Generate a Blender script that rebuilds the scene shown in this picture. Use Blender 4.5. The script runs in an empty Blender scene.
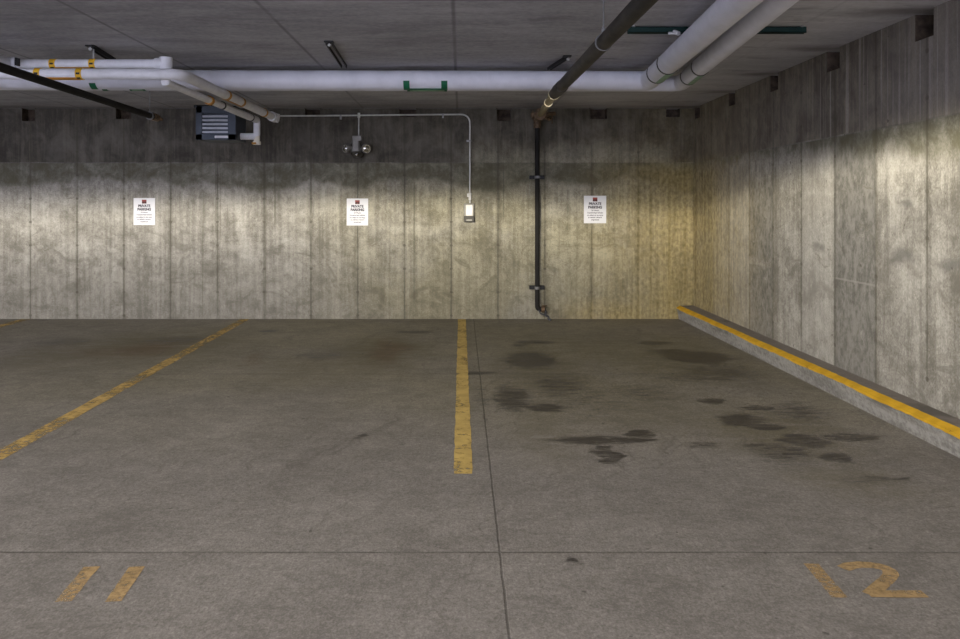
import bpy, bmesh, math, random
from mathutils import Vector, Matrix
random.seed(4)
C = bpy.context.scene.collection
H, D, F, VX, VY = 1.475, 10.0, 766.0, 461.0, 206.0
CEIL, XR = 2.75, 3.03

# ------------------------------------------------------------------ camera and view
cd = bpy.data.cameras.new('camera'); cam = bpy.data.objects.new('camera', cd); C.objects.link(cam)
cam.location = (0, 0, H); cam.rotation_euler = (math.pi/2, 0, 0)
cd.sensor_width = 36; cd.lens = F/960*36
cd.shift_x = (480-VX)/960; cd.shift_y = (VY-319.5)/960
cd.clip_start = .05; cd.clip_end = 200
S = bpy.context.scene
S.camera = cam
S.view_settings.view_transform = 'Standard'; S.view_settings.look = 'None'
S.view_settings.gamma = 1; S.view_settings.use_curve_mapping = False
S.view_settings.exposure = 0.0
S.cycles.use_denoising = True

# ------------------------------------------------------------------ node helper
class NT:
    def __init__(s, name, rough=.9, metal=0, spec=.3):
        s.m = bpy.data.materials.new(name); s.m.use_nodes = True
        s.t = s.m.node_tree; s.b = s.t.nodes['Principled BSDF']
        s.b.inputs['Roughness'].default_value = rough; s.b.inputs['Metallic'].default_value = metal
        s.b.inputs['Specular IOR Level'].default_value = spec
        s.co = None
    def new(s, ty): return s.t.nodes.new(ty)
    def put(s, sock, v):
        if isinstance(v, bpy.types.NodeSocket): s.t.links.new(v, sock)
        else:
            if isinstance(v, (tuple, list)) and len(v) == 3 and sock.type == 'RGBA': v = (*v, 1)
            sock.default_value = v
    def pos(s):
        if s.co is None: s.co = s.new('ShaderNodeTexCoord').outputs['Object']
        return s.co
    def xyz(s, v=None):
        n = s.new('ShaderNodeSeparateXYZ'); s.put(n.inputs[0], v or s.pos()); return n.outputs
    def ma(s, op, a, b=0.0, clamp=False):
        n = s.new('ShaderNodeMath'); n.operation = op; n.use_clamp = clamp
        s.put(n.inputs[0], a); s.put(n.inputs[1], b); return n.outputs[0]
    def ss(s, v, a, b, lo=0., hi=1.):
        n = s.new('ShaderNodeMapRange'); n.interpolation_type = 'SMOOTHSTEP'
        s.put(n.inputs[0], v); n.inputs[1].default_value = a; n.inputs[2].default_value = b
        n.inputs[3].default_value = lo; n.inputs[4].default_value = hi; return n.outputs[0]
    def vm(s, op, a, b):
        n = s.new('ShaderNodeVectorMath'); n.operation = op
        s.put(n.inputs[0], a); s.put(n.inputs[1], b); return n.outputs['Value' if op in ('LENGTH', 'DISTANCE') else 'Vector']
    def noise(s, scale=(1, 1, 1), detail=4, rough=.55, dist=0., off=(0, 0, 0), vec=None):
        v = s.vm('MULTIPLY', vec or s.pos(), scale)
        if any(off): v = s.vm('ADD', v, off)
        n = s.new('ShaderNodeTexNoise'); s.put(n.inputs['Vector'], v)
        n.inputs['Scale'].default_value = 1; n.inputs['Detail'].default_value = detail
        n.inputs['Roughness'].default_value = rough; n.inputs['Distortion'].default_value = dist
        return n.outputs['Fac'] if 'Fac' in n.outputs else n.outputs[0]
    def mix(s, f, a, b, mode='MIX'):
        n = s.new('ShaderNodeMix'); n.data_type = 'RGBA'; n.blend_type = mode
        s.put(n.inputs[0], f); s.put(n.inputs[6], a); s.put(n.inputs[7], b); return n.outputs[2]
    def warp(s, amt, scale, vec=None):
        n = s.new('ShaderNodeTexNoise'); s.put(n.inputs['Vector'], s.vm('MULTIPLY', vec or s.pos(), scale))
        n.inputs['Scale'].default_value = 1; n.inputs['Detail'].default_value = 4
        d = s.vm('MULTIPLY', s.vm('SUBTRACT', n.outputs['Color'], (.5, .5, .5)), amt)
        return s.vm('ADD', vec or s.pos(), d)
    def blob(s, vec, c, r, soft=0.):
        v = s.vm('DIVIDE', s.vm('SUBTRACT', vec, c), r)
        return s.ss(s.vm('LENGTH', v, (0, 0, 0)), soft, 1., 1., 0.)
    def box1(s, u, a, b, e=.006):
        return s.ma('MULTIPLY', s.ss(u, a-e, a+e), s.ss(u, b-e, b+e, 1, 0))
    def mul(s, *a):
        r = a[0]
        for x in a[1:]: r = s.ma('MULTIPLY', r, x)
        return r
    def color(s, c): s.put(s.b.inputs['Base Color'], c)
    def bump(s, h, strength=.3, dist=.01):
        n = s.new('ShaderNodeBump'); n.inputs['Strength'].default_value = strength; n.inputs['Distance'].default_value = dist
        s.put(n.inputs['Height'], h); s.t.links.new(n.outputs[0], s.b.inputs['Normal'])

def plain(name, col, rough=.6, metal=0, spec=.3, var=.15, scale=9.):
    n = NT(name, rough, metal, spec)
    f = n.ss(n.noise((scale,)*3, 5), .3, .7)
    n.color(n.mix(f, tuple(c*(1-var) for c in col), tuple(min(1, c*(1+var)) for c in col)))
    return n.m

def fl(px, py):                       # a point of the floor seen at a photo pixel (used to lay the floor out once)
    Y = F*H/(py-VY); return ((px-VX)/F*Y, Y)

# ------------------------------------------------------------------ materials of the shell
def wall_material(name, ax):
    n = NT(name, .92, 0, .2)
    o = n.xyz(); u, z = o[ax], o[2]
    A = lambda a, b: (a, a, b)
    cloud = n.noise(A(1.1, 1.3), 6, .6, 1.2)
    fine = n.noise(A(22, 16), 4, .7)
    grit = n.noise(A(90, 60), 2, .6)
    streak = n.noise(A(17, .55), 5, .65)
    board = n.noise(A(5.2, .12), 2, .5, 0, (3, 7, 1))
    swirl = n.noise(A(2.3, 3.2), 5, .6, 1.6, (5, 2, 9))
    f = n.ma('ADD', n.ma('MULTIPLY', cloud, .28), n.ma('MULTIPLY', fine, .17))
    f = n.ma('ADD', f, n.ma('MULTIPLY', grit, .17))
    f = n.ma('ADD', f, n.ma('MULTIPLY', streak, .20))
    f = n.ma('ADD', f, n.ma('MULTIPLY', board, .12))
    f = n.ma('ADD', f, n.ma('MULTIPLY', n.noise(A(6, 5), 6, .75, .4, (4, 8, 2)), .22))
    f = n.ss(f, .485, .70)
    col = n.mix(f, (.155, .145, .124), (.43, .412, .37))
    # damp swirling blotches on the lower half
    sw = n.mul(n.ss(swirl, .50, .66), n.ss(z, .9, 1.7, 1, 0.12))
    col = n.mix(n.ma('MULTIPLY', sw, .62), col, (.13, .12, .10))
    edge = n.mul(n.ss(n.ma('ABSOLUTE', n.ma('SUBTRACT', swirl, .50)), 0, .02, 1, 0), n.ss(z, 1.5, 2.0, 1, .1), n.ss(fine, .42, .62))
    col = n.mix(n.ma('MULTIPLY', edge, .5), col, (.15, .14, .105))
    sp = .6105 if ax == 0 else .6137
    off = .483 if ax == 0 else 4.98
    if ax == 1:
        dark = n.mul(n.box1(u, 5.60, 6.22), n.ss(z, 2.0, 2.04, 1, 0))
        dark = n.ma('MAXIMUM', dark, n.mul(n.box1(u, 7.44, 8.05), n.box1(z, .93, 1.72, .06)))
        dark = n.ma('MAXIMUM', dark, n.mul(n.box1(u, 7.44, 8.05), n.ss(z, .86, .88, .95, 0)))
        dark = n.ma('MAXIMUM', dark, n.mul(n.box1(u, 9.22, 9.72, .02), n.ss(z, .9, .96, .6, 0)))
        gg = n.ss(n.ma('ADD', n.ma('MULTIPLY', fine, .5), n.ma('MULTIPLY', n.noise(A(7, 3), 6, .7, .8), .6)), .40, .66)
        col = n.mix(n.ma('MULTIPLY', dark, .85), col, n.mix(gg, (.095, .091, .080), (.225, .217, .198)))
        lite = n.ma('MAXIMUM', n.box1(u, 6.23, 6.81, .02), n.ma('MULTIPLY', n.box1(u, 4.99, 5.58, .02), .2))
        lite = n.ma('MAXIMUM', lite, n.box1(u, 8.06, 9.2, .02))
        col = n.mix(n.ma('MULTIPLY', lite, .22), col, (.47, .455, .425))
        w = n.warp((.25, .25, .12), (6, 6, 6))
        sm = n.ma('MAXIMUM', n.blob(w, (XR, 5.25, 1.13), (.4, .26, .09), .1), n.blob(w, (XR, 4.75, 1.10), (.4, .22, .08), .1))
        sm = n.ma('MAXIMUM', sm, n.blob(w, (XR, 5.22, 1.50), (.4, .085, .06), .2))
        sm = n.ma('MAXIMUM', sm, n.blob(w, (XR, 6.5, 1.13), (.4, .2, .07), .1))
        col = n.mix(n.ma('MULTIPLY', sm, .72), col, (.13, .125, .115))
        lineb = n.mul(n.box1(z, .885, .90, .004), n.box1(u, 5.6, 6.22))
        col = n.mix(n.ma('MULTIPLY', lineb, .5), col, (.30, .29, .265))
    speck = n.ss(n.noise(A(30, 26), 5, .8, .3, (6, 2, 4)), .56, .68)
    col = n.mix(n.ma('MULTIPLY', speck, .42), col, (.10, .092, .070))
    smd = n.mul(n.ss(n.noise(A(3.6, 5.2), 7, .8, 1.1, (2, 9, 5)), .55, .66), n.ss(fine, .40, .56, .45, 1))
    col = n.mix(n.ma('MULTIPLY', smd, .55), col, (.115, .106, .080))
    pale = n.ss(n.noise(A(5, 7), 7, .8, .8, (7, 3, 1)), .58, .70)
    col = n.mix(n.ma('MULTIPLY', pale, .35), col, (.50, .485, .44))
    lowdark = n.mul(n.ss(z, .15, 1.15, 1, 0), n.ss(cloud, .35, .6, .5, 1))  # darker, mottled tone towards the foot of the wall
    col = n.mix(n.ma('MULTIPLY', lowdark, .42 if ax == 0 else .18), col, (.13, .12, .098))
    if ax == 0:
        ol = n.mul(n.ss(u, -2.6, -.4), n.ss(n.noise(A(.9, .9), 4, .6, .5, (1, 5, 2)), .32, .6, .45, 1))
        col = n.mix(ol, col, (1., .97, .78), 'MULTIPLY')  # warm olive cast of the lamps painted into the colour
    # upper pour: darker concrete above the joint, with drips
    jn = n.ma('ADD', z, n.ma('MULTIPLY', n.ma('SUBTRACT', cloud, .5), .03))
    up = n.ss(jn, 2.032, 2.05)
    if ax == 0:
        soft = n.mul(n.ss(u, -.5, .6), n.ss(u, 2.5, 2.9, 1, 0), .75)  # soft edge paints the fade at the lamps' light boundary
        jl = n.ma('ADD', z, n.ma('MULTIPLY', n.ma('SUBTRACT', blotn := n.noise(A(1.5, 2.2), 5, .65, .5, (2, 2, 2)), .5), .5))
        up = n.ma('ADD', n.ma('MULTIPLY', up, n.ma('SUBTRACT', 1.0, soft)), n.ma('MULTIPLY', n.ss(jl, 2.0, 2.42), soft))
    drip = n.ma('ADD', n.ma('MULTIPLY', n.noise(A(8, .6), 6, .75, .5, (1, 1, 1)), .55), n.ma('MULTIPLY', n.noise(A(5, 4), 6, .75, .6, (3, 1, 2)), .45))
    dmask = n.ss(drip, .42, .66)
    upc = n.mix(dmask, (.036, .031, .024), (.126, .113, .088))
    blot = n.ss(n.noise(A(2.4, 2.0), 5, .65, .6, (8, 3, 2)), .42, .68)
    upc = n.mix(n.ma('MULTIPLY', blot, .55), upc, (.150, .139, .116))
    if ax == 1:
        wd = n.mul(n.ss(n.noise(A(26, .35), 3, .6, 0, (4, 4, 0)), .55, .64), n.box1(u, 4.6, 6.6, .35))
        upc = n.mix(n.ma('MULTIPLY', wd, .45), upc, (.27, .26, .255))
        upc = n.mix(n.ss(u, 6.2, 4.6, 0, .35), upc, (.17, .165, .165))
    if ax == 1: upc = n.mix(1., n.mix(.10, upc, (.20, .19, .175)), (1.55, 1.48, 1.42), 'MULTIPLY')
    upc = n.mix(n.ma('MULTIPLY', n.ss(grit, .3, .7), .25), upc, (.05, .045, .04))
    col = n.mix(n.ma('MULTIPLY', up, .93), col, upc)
    # dirty olive band under the joint, also painting the shade above the lamps' cutoff
    lowedge = n.ma('ADD', z, n.ma('MULTIPLY', n.ma('SUBTRACT', n.noise(A(1.3, .2), 3, .5, 0, (2, 6, 6)), .5), .55 if ax == 0 else .25))
    lowedge = n.ma('ADD', lowedge, n.ma('MULTIPLY', n.ma('SUBTRACT', streak, .5), .22))
    band = n.mul(n.ss(lowedge, 1.70, 1.80) if ax == 0 else n.ss(n.ma('ADD', lowedge, n.ss(u, 6.4, 4.8, 0, .16)), 1.88, 2.03), n.ss(z, 2.03, 2.04, 1, 0))
    mott = n.ss(n.noise(A(4.5, 5), 5, .7, .5, (7, 7, 7)), .34, .62, .55, 1.)
    col = n.mix(n.mul(band, mott, .86), col, (.085, .080, .050))
    hj = n.mul(n.box1(z, 2.034, 2.042, .008), n.ss(cloud, .3, .55, .3, 1))
    col = n.mix(n.ma('MULTIPLY', hj, .7), col, (.06, .055, .045))
    # form joints and tie holes
    t = n.ma('ABSOLUTE', n.ma('SUBTRACT', n.ma('FRACT', n.ma('ADD', n.ma('DIVIDE', n.ma('SUBTRACT', u, off), sp), 100.5)), .5))
    du = n.ma('MULTIPLY', t, sp)
    wob = n.ma('ADD', du, n.ma('MULTIPLY', n.ma('SUBTRACT', n.noise(A(30, 14), 4, .8), .5), .022))
    line = n.mul(n.ss(wob, .004, .016, 1, 0), n.ss(n.noise(A(3, 2), 3, .6, 0, (9, 9, 3)), .30, .55, .35, 1.))
    halo = n.mul(n.ss(wob, .0, .05, 1, 0), .28)
    dz = n.ma('MULTIPLY', n.ma('ABSOLUTE', n.ma('SUBTRACT', n.ma('FRACT', n.ma('ADD', n.ma('DIVIDE', z, .305), .35)), .5)), .305)
    rr = n.ma('SQRT', n.ma('ADD', n.ma('POWER', du, 2.), n.ma('POWER', dz, 2.)))
    dot = n.mul(n.ss(rr, .012, .026, 1, 0), n.ss(n.noise(A(2, 2), 2, .5, 0, (3, 3, 8)), .35, .5))
    jm = n.ma('MAXIMUM', n.ma('MAXIMUM', n.ma('MULTIPLY', line, .72), n.ma('MULTIPLY', dot, .8)), halo)
    col = n.mix(jm, col, (.075, .068, .052))
    # thin secondary drip lines, pits
    if ax == 0:
        for (x0, w0, zt, zb, k) in ((-2.43, .008, 2.0, 1.25, .6), (-3.2, .006, 2.0, 1.1, .5), (-3.14, .005, 1.9, 1.0, .45), (-.61, .012, 1.8, .2, .4),
                                    (-2.55, .005, 2.0, .1, .55), (.555, .008, 2.02, 1.3, .6), (-3.37, .005, 1.3, .05, .5), (1.72, .01, 2.0, .1, .4), (2.48, .012, 2.0, .1, .5), (2.72, .02, 1.9, .0, .4)):
            col = n.mix(n.mul(n.box1(n.ma('ADD', u, n.ma('MULTIPLY', n.ma('SUBTRACT', cloud, .5), .02)), x0-w0, x0+w0, .006), n.box1(z, zb, zt, .15), k), col, (.09, .083, .06))
    pit = n.ss(n.noise(A(15, 15), 2, .5, 0, (2, 1, 5)), .74, .78)
    col = n.mix(n.ma('MULTIPLY', pit, .7), col, (.08, .07, .055))
    # rust-ochre seep at the corner foot, plus warm lamp light painted into both walls
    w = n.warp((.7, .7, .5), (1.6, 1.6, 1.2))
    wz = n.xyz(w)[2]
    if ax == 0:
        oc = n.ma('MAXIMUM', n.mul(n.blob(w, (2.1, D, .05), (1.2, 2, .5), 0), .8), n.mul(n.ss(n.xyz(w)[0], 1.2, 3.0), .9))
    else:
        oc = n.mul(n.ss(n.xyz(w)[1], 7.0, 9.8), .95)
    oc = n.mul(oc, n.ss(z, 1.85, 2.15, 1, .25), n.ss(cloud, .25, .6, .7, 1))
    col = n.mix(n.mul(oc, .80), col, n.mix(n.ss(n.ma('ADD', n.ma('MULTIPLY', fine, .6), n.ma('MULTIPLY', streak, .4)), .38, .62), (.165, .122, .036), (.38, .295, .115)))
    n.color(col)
    h = n.ma('SUBTRACT', n.ma('ADD', n.ma('MULTIPLY', fine, .5), n.ma('MULTIPLY', grit, .4)), n.ma('MULTIPLY', jm, 1.5))
    n.bump(h, .35, .006)
    return n.m

def floor_material():
    n = NT('floor_concrete', .8, 0, .25)
    o = n.xyz(); x, y = o[0], o[1]
    big = n.noise((.45, .6, 1), 5, .6, .8)
    mid = n.noise((2.2, 2.6, 1), 6, .65, .6)
    fine = n.noise((38, 30, 1), 3, .7)
    grit = n.noise((120, 95, 1), 2, .6)
    brush = n.noise((7, 9, 1), 7, .8, .6)
    f = n.ma('ADD', n.ma('ADD', n.ma('MULTIPLY', big, .18), n.ma('MULTIPLY', mid, .22)), n.ma('ADD', n.ma('MULTIPLY', fine, .30), n.ma('MULTIPLY', grit, .30)))
    f = n.ss(n.ma('ADD', f, n.ma('MULTIPLY', n.ma('SUBTRACT', brush, .5), .36)), .36, .66)
    col = n.mix(f, (.142, .131, .122), (.302, .281, .267))
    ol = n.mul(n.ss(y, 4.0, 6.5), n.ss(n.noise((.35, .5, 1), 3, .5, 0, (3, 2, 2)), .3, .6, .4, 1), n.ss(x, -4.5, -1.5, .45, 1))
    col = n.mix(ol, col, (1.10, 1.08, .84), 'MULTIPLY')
    gr = n.ss(n.noise((75, 55, 1), 3, .8, 0, (1, 2, 0)), .36, .64)
    col = n.mix(n.ma('MULTIPLY', gr, .46), col, (.105, .096, .088))
    # worn dirt where the cars stand
    w = n.warp((.55, .4, 0), (1.6, 2.2, 1))
    w2 = n.warp((.20, .10, 0), (5, 9, 1))
    def spots(lst, colr, k, base, gr_=1.0):
        m = None
        for (px, py, rx, ry, a) in lst:
            X, Y = fl(px, py)
            b = n.mul(n.blob(base, (X, Y, 0), (rx*gr_*Y/F, ry*gr_*Y*Y/(F*H), 5), .15), a)
            m = b if m is None else n.ma('MAXIMUM', m, b)
        return n.ma('MULTIPLY', m, k)
    dirt = spots([(380, 352, 70, 30, .9), (150, 345, 150, 26, .9), (300, 370, 90, 25, .5), (540, 365, 70, 40, .8), (680, 360, 110, 30, .8), (770, 430, 110, 40, .8),
                  (545, 430, 60, 50, .45), (60, 355, 90, 22, .7), (600, 345, 160, 24, .55), (640, 410, 110, 40, .35), (850, 480, 90, 30, .5)], None, .85, w)
    br = n.noise((3.5, 9, 1), 5, .7, .6, (4, 4, 4))
    col = n.mix(n.mul(dirt, n.ss(br, .33, .6, .45, 1)), col, (.125, .110, .068))
    rust = spots([(388, 350, 26, 20, .8), (150, 348, 50, 12, .8), (255, 358, 20, 10, .5), (100, 352, 40, 8, .5)], None, .55, w)
    col = n.mix(rust, col, (.11, .062, .032))
    oil = n.ss(spots([(697, 357, 38, 7, 1), (675, 352, 30, 4, .7), (655, 343, 22, 2.2, .8), (600, 440, 60, 5, .9), (607, 455, 16, 11, .9), (530, 360, 32, 10, .8), (512, 398, 26, 17, .6),
                 (547, 408, 24, 5, .8), (640, 434, 17, 4.5, 1), (805, 441, 26, 8, 1), (838, 458, 22, 6, 1), (850, 437, 40, 5, .7), (711, 401, 16, 4, .8), (765, 427, 26, 4, .7),
                 (760, 408, 20, 3, .8), (536, 342, 24, 2, .9), (415, 332, 22, 1.6, .8), (270, 331, 12, 1.5, .7), (520, 345, 14, 3, .5), (478, 373, 30, 2, .6), (360, 436, 8, 4, .6),
                 (575, 562, 12, 5, .5), (480, 395, 12, 20, .35), (700, 378, 60, 6, .4), (740, 420, 30, 9, .6), (440, 545, 22, 8, .35), (780, 452, 40, 14, .5), (880, 480, 60, 6, .4), (720, 372, 60, 14, .4), (640, 392, 60, 12, .35), (560, 385, 50, 20, .4), (800, 412, 50, 16, .4), (700, 445, 30, 5, .4), (590, 400, 60, 30, .3), (320, 356, 40, 6, .4), (180, 340, 60, 6, .4), (60, 342, 40, 5, .4), (240, 385, 40, 8, .3), (150, 375, 30, 6, .35)], None, 1., w2, 1.35), .06, .62)
    rag = n.noise((4.5, 22, 1), 7, .85, .9, (1, 7, 7))
    oilm = n.ss(n.ma('ADD', oil, n.ma('MULTIPLY', n.ma('SUBTRACT', rag, .5), 6.0)), .42, 1.0)
    oilm = n.mul(oilm, n.ss(oil, .02, .25))
    col = n.mix(n.ma('MULTIPLY', oilm, .88), col, (.026, .023, .023))
    halo = n.mul(oil, .22)
    col = n.mix(halo, col, (.075, .066, .056))
    # tyre scuffs sweeping into the stalls
    rot = n.new('ShaderNodeVectorRotate'); rot.rotation_type = 'Z_AXIS'; n.put(rot.inputs['Vector'], w); rot.inputs['Angle'].default_value = .30
    tr = n.mul(n.ss(n.noise((14, .35, 1), 4, .6, .2, (0, 0, 3), rot.outputs[0]), .55, .70), n.ss(mid, .42, .58), .45)
    col = n.mix(tr, col, (.085, .074, .068))
    pale = n.mul(n.ss(n.noise((1.5, 5, 1), 6, .75, .7, (6, 1, 2)), .62, .74), .35)
    col = n.mix(pale, col, (.30, .285, .27))
    pit = n.ss(n.noise((18, 18, 1), 1, .5, 0, (3, 3, 3)), .76, .79)
    col = n.mix(n.ma('MULTIPLY', pit, .6), col, (.05, .045, .04))
    # slab joints
    wj = n.ma('MULTIPLY', n.ma('SUBTRACT', n.noise((7, 7, 1), 3), .5), .012)
    yj = n.ma('ABSOLUTE', n.ma('SUBTRACT', n.ma('FRACT', n.ma('ADD', n.ma('DIVIDE', n.ma('SUBTRACT', n.ma('ADD', y, wj), 3.265), 3.46), 100.5)), .5))
    xj = n.ma('ABSOLUTE', n.ma('SUBTRACT', n.ma('FRACT', n.ma('ADD', n.ma('DIVIDE', n.ma('SUBTRACT', n.ma('ADD', x, wj), .166), 5.55), 100.5)), .5))
    jm = n.ma('MAXIMUM', n.mul(n.ss(n.ma('MULTIPLY', yj, 3.46), .003, .012, 1, 0), n.ss(mid, .3, .6, .35, .95)), n.ss(n.ma('MULTIPLY', xj, 5.55), .002, .007, 1, 0))
    col = n.mix(n.ma('MULTIPLY', jm, .58), col, (.05, .045, .04))
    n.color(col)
    n.put(n.b.inputs['Roughness'], n.ss(oilm, 0, .8, .82, .5))
    n.bump(n.ma('SUBTRACT', n.ma('ADD', n.ma('MULTIPLY', fine, .5), n.ma('MULTIPLY', grit, .5)), jm), .5, .006)
    return n.m

def ceiling_material():
    n = NT('ceiling_concrete', .9, 0, .2)
    o = n.xyz(); x, y = o[0], o[1]
    big = n.noise((.7, .9, 1), 5, .6, .6)
    lay = n.noise((.8, 3.5, 1), 6, .7, .5)
    fine = n.noise((26, 26, 1), 4, .7)
    f = n.ss(n.ma('ADD', n.ma('ADD', n.ma('MULTIPLY', big, .4), n.ma('MULTIPLY', lay, .4)), n.ma('MULTIPLY', fine, .25)), .38, .68)
    col = n.mix(f, (.25, .25, .268), (.47, .468, .495))
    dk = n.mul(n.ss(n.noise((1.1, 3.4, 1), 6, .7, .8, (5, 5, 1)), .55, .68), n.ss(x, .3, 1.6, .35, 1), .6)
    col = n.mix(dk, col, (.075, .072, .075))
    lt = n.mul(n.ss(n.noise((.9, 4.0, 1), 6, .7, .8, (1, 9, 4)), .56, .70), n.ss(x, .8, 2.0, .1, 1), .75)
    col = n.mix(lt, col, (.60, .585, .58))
    col = n.mix(n.ss(x, .9, 2.0, 0, .28), col, (.60, .585, .59))  # right side painted lighter in place of light missing there
    xj = n.ma('MULTIPLY', n.ma('ABSOLUTE', n.ma('SUBTRACT', n.ma('FRACT', n.ma('ADD', n.ma('DIVIDE', n.ma('ADD', x, .05), 1.225), 100.5)), .5)), 1.225)
    jm = n.mul(n.ss(xj, .003, .022, 1, 0), n.ss(big, .3, .6, .4, 1), n.ss(x, 1.0, 1.3, 1, .25), .55)
    yj = n.mul(n.ss(n.ma('ABSOLUTE', n.ma('SUBTRACT', y, 5.17)), .002, .008, 1, 0), n.ss(lay, .42, .55), n.ss(x, -1.2, -1.4), n.ss(x, -2.6, -2.4))
    col = n.mix(jm, col, (.085, .083, .085))
    col = n.mix(n.ma('MULTIPLY', yj, .6), col, (.40, .39, .38))
    w = n.warp((.5, .25, 0), (2.5, 5, 1))
    br = n.ss(n.xyz(w)[1], 9.0, 9.9, 0, .30)
    col = n.mix(br, col, (.16, .13, .085))
    m = None
    for yy in (9.86, 8.56, 7.4, 6.2, 5.02):
        b = n.blob(w, (XR-.12, yy, 0), (.55, .20, 9), 0); m = b if m is None else n.ma('MAXIMUM', m, b)
    col = n.mix(n.ma('MULTIPLY', m, .75), col, (.055, .036, .022))
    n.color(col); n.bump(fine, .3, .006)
    return n.m

# ------------------------------------------------------------------ mesh helpers
def link(name, bm, mat, parent=None, smooth=False, mats=None):
    bmesh.ops.recalc_face_normals(bm, faces=bm.faces)
    me = bpy.data.meshes.new(name); bm.to_mesh(me); bm.free()
    for m in (mats or [mat]): me.materials.append(m)
    if smooth:
        for p in me.polygons: p.use_smooth = True
        try: me.set_sharp_from_angle(angle=math.radians(38))
        except Exception: pass
    o = bpy.data.objects.new(name, me); C.objects.link(o)
    if parent is not None:
        o.parent = parent; o.matrix_parent_inverse = Matrix.Translation(-parent.location)
    return o
def tag(o, label, cat, group=None):
    o['label'] = label; o['category'] = cat
    if group: o['group'] = group
    return o
def empty(name, loc, label, cat, group=None):
    o = bpy.data.objects.new(name, None); C.objects.link(o); o.location = loc; o.empty_display_size = .1
    return tag(o, label, cat, group)
def box(bm, a, b, bev=0.):
    r = bmesh.ops.create_cube(bm, size=1)
    vs = r['verts']
    for v in vs:
        v.co = Vector([(a[i]+b[i])/2 + v.co[i]*(b[i]-a[i]) for i in range(3)])
    if bev:
        es = list({e for v in vs for e in v.link_edges})
        bmesh.ops.bevel(bm, geom=es, offset=bev, segments=2, affect='EDGES', profile=.5)
def fillet(pts, rad, n=6):
    pts = [Vector(p) for p in pts]; out = [pts[0]]
    for i in range(1, len(pts)-1):
        p, a, b = pts[i], pts[i-1], pts[i+1]
        d1, d2 = (a-p).normalized(), (b-p).normalized()
        ang = d1.angle(d2)
        if ang > 3.1: out.append(p); continue
        t = min(rad/math.tan(ang/2), (a-p).length*.49, (b-p).length*.49)
        s, e = p+d1*t, p+d2*t
        for k in range(n+1):
            q = k/n; out.append(s*(1-q)**2 + p*2*q*(1-q) + e*q*q)
    out.append(pts[-1]); return out
def tube(bm, pts, r, seg=20, cap=True, arc=None):
    """sweep a circle (or the arc a0..a1 of it, measured from straight down) along pts"""
    pts = [Vector(p) for p in pts]; rings = []
    n = len(pts); T = []
    for i in range(n):
        a = (pts[i]-pts[i-1]).normalized() if i else (pts[1]-pts[0]).normalized()
        b = (pts[i+1]-pts[i]).normalized() if i < n-1 else a
        T.append((a+b).normalized())
    ref = Vector((0, 0, -1))
    if abs(T[0].dot(ref)) > .95: ref = Vector((0, -1, 0))
    u = (ref - T[0]*ref.dot(T[0])).normalized()
    for i in range(n):
        if i:
            q = T[i-1].rotation_difference(T[i]); u = q @ u
            u = (u - T[i]*u.dot(T[i])).normalized()
        v = T[i].cross(u)
        half = 1.
        if 0 < i < n-1: half = 1/max(.5, math.cos((pts[i]-pts[i-1]).angle(pts[i+1]-pts[i])/2))
        rr = r[i] if isinstance(r, (list, tuple)) else r
        k = seg if arc is None else seg+1
        ring = []
        for j in range(k):
            a = 2*math.pi*j/seg if arc is None else arc[0]+(arc[1]-arc[0])*j/seg
            ring.append(bm.verts.new(pts[i] + (u*math.cos(a)+v*math.sin(a))*rr))
        rings.append(ring)
    for i in range(n-1):
        A, B = rings[i], rings[i+1]; k = len(A)
        for j in range(k if arc is None else k-1):
            bm.faces.new((A[j], A[(j+1) % k], B[(j+1) % k], B[j]))
    if cap and arc is None:
        bm.faces.new(rings[0]); bm.faces.new(rings[-1])
def pipe(name, pts, r, mat, parent=None, rad=0, seg=20):
    bm = bmesh.new(); tube(bm, fillet(pts, rad) if rad else pts, r, seg); return link(name, bm, mat, parent, True)
def sleeve(bm, p, q, r, seg=20, th=.004):
    """a thin closed band round a pipe from p to q"""
    p, q = Vector(p), Vector(q)
    tube(bm, [p, p, q, q], [r-.002, r+th, r+th, r-.002], seg, False) if False else tube(bm, [p, q], r+th, seg)
def shell_strip(bm, p, q, r, a0, a1, th=.005, seg=8):
    """a curved strip lying on the pipe between two angles from straight down"""
    p, q = Vector(p), Vector(q); d = (q-p).normalized()
    u = Vector((0, 0, -1)); u = (u-d*u.dot(d)).normalized(); v = d.cross(u)
    L = []
    for e in (p, q):
        for rr in (r-.003, r+th):
            L.append([bm.verts.new(e+(u*math.cos(a0+(a1-a0)*j/seg)+v*math.sin(a0+(a1-a0)*j/seg))*rr) for j in range(seg+1)])
    pi, po, qi, qo = L
    for j in range(seg):
        bm.faces.new((po[j], po[j+1], qo[j+1], qo[j])); bm.faces.new((pi[j], qi[j], qi[j+1], pi[j+1]))
        bm.faces.new((pi[j], pi[j+1], po[j+1], po[j])); bm.faces.new((qi[j], qo[j], qo[j+1], qi[j+1]))
    for j in (0, seg): bm.faces.new((pi[j], po[j], qo[j], qi[j]))
def struct(o):
    o['kind'] = 'structure'; return o

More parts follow.
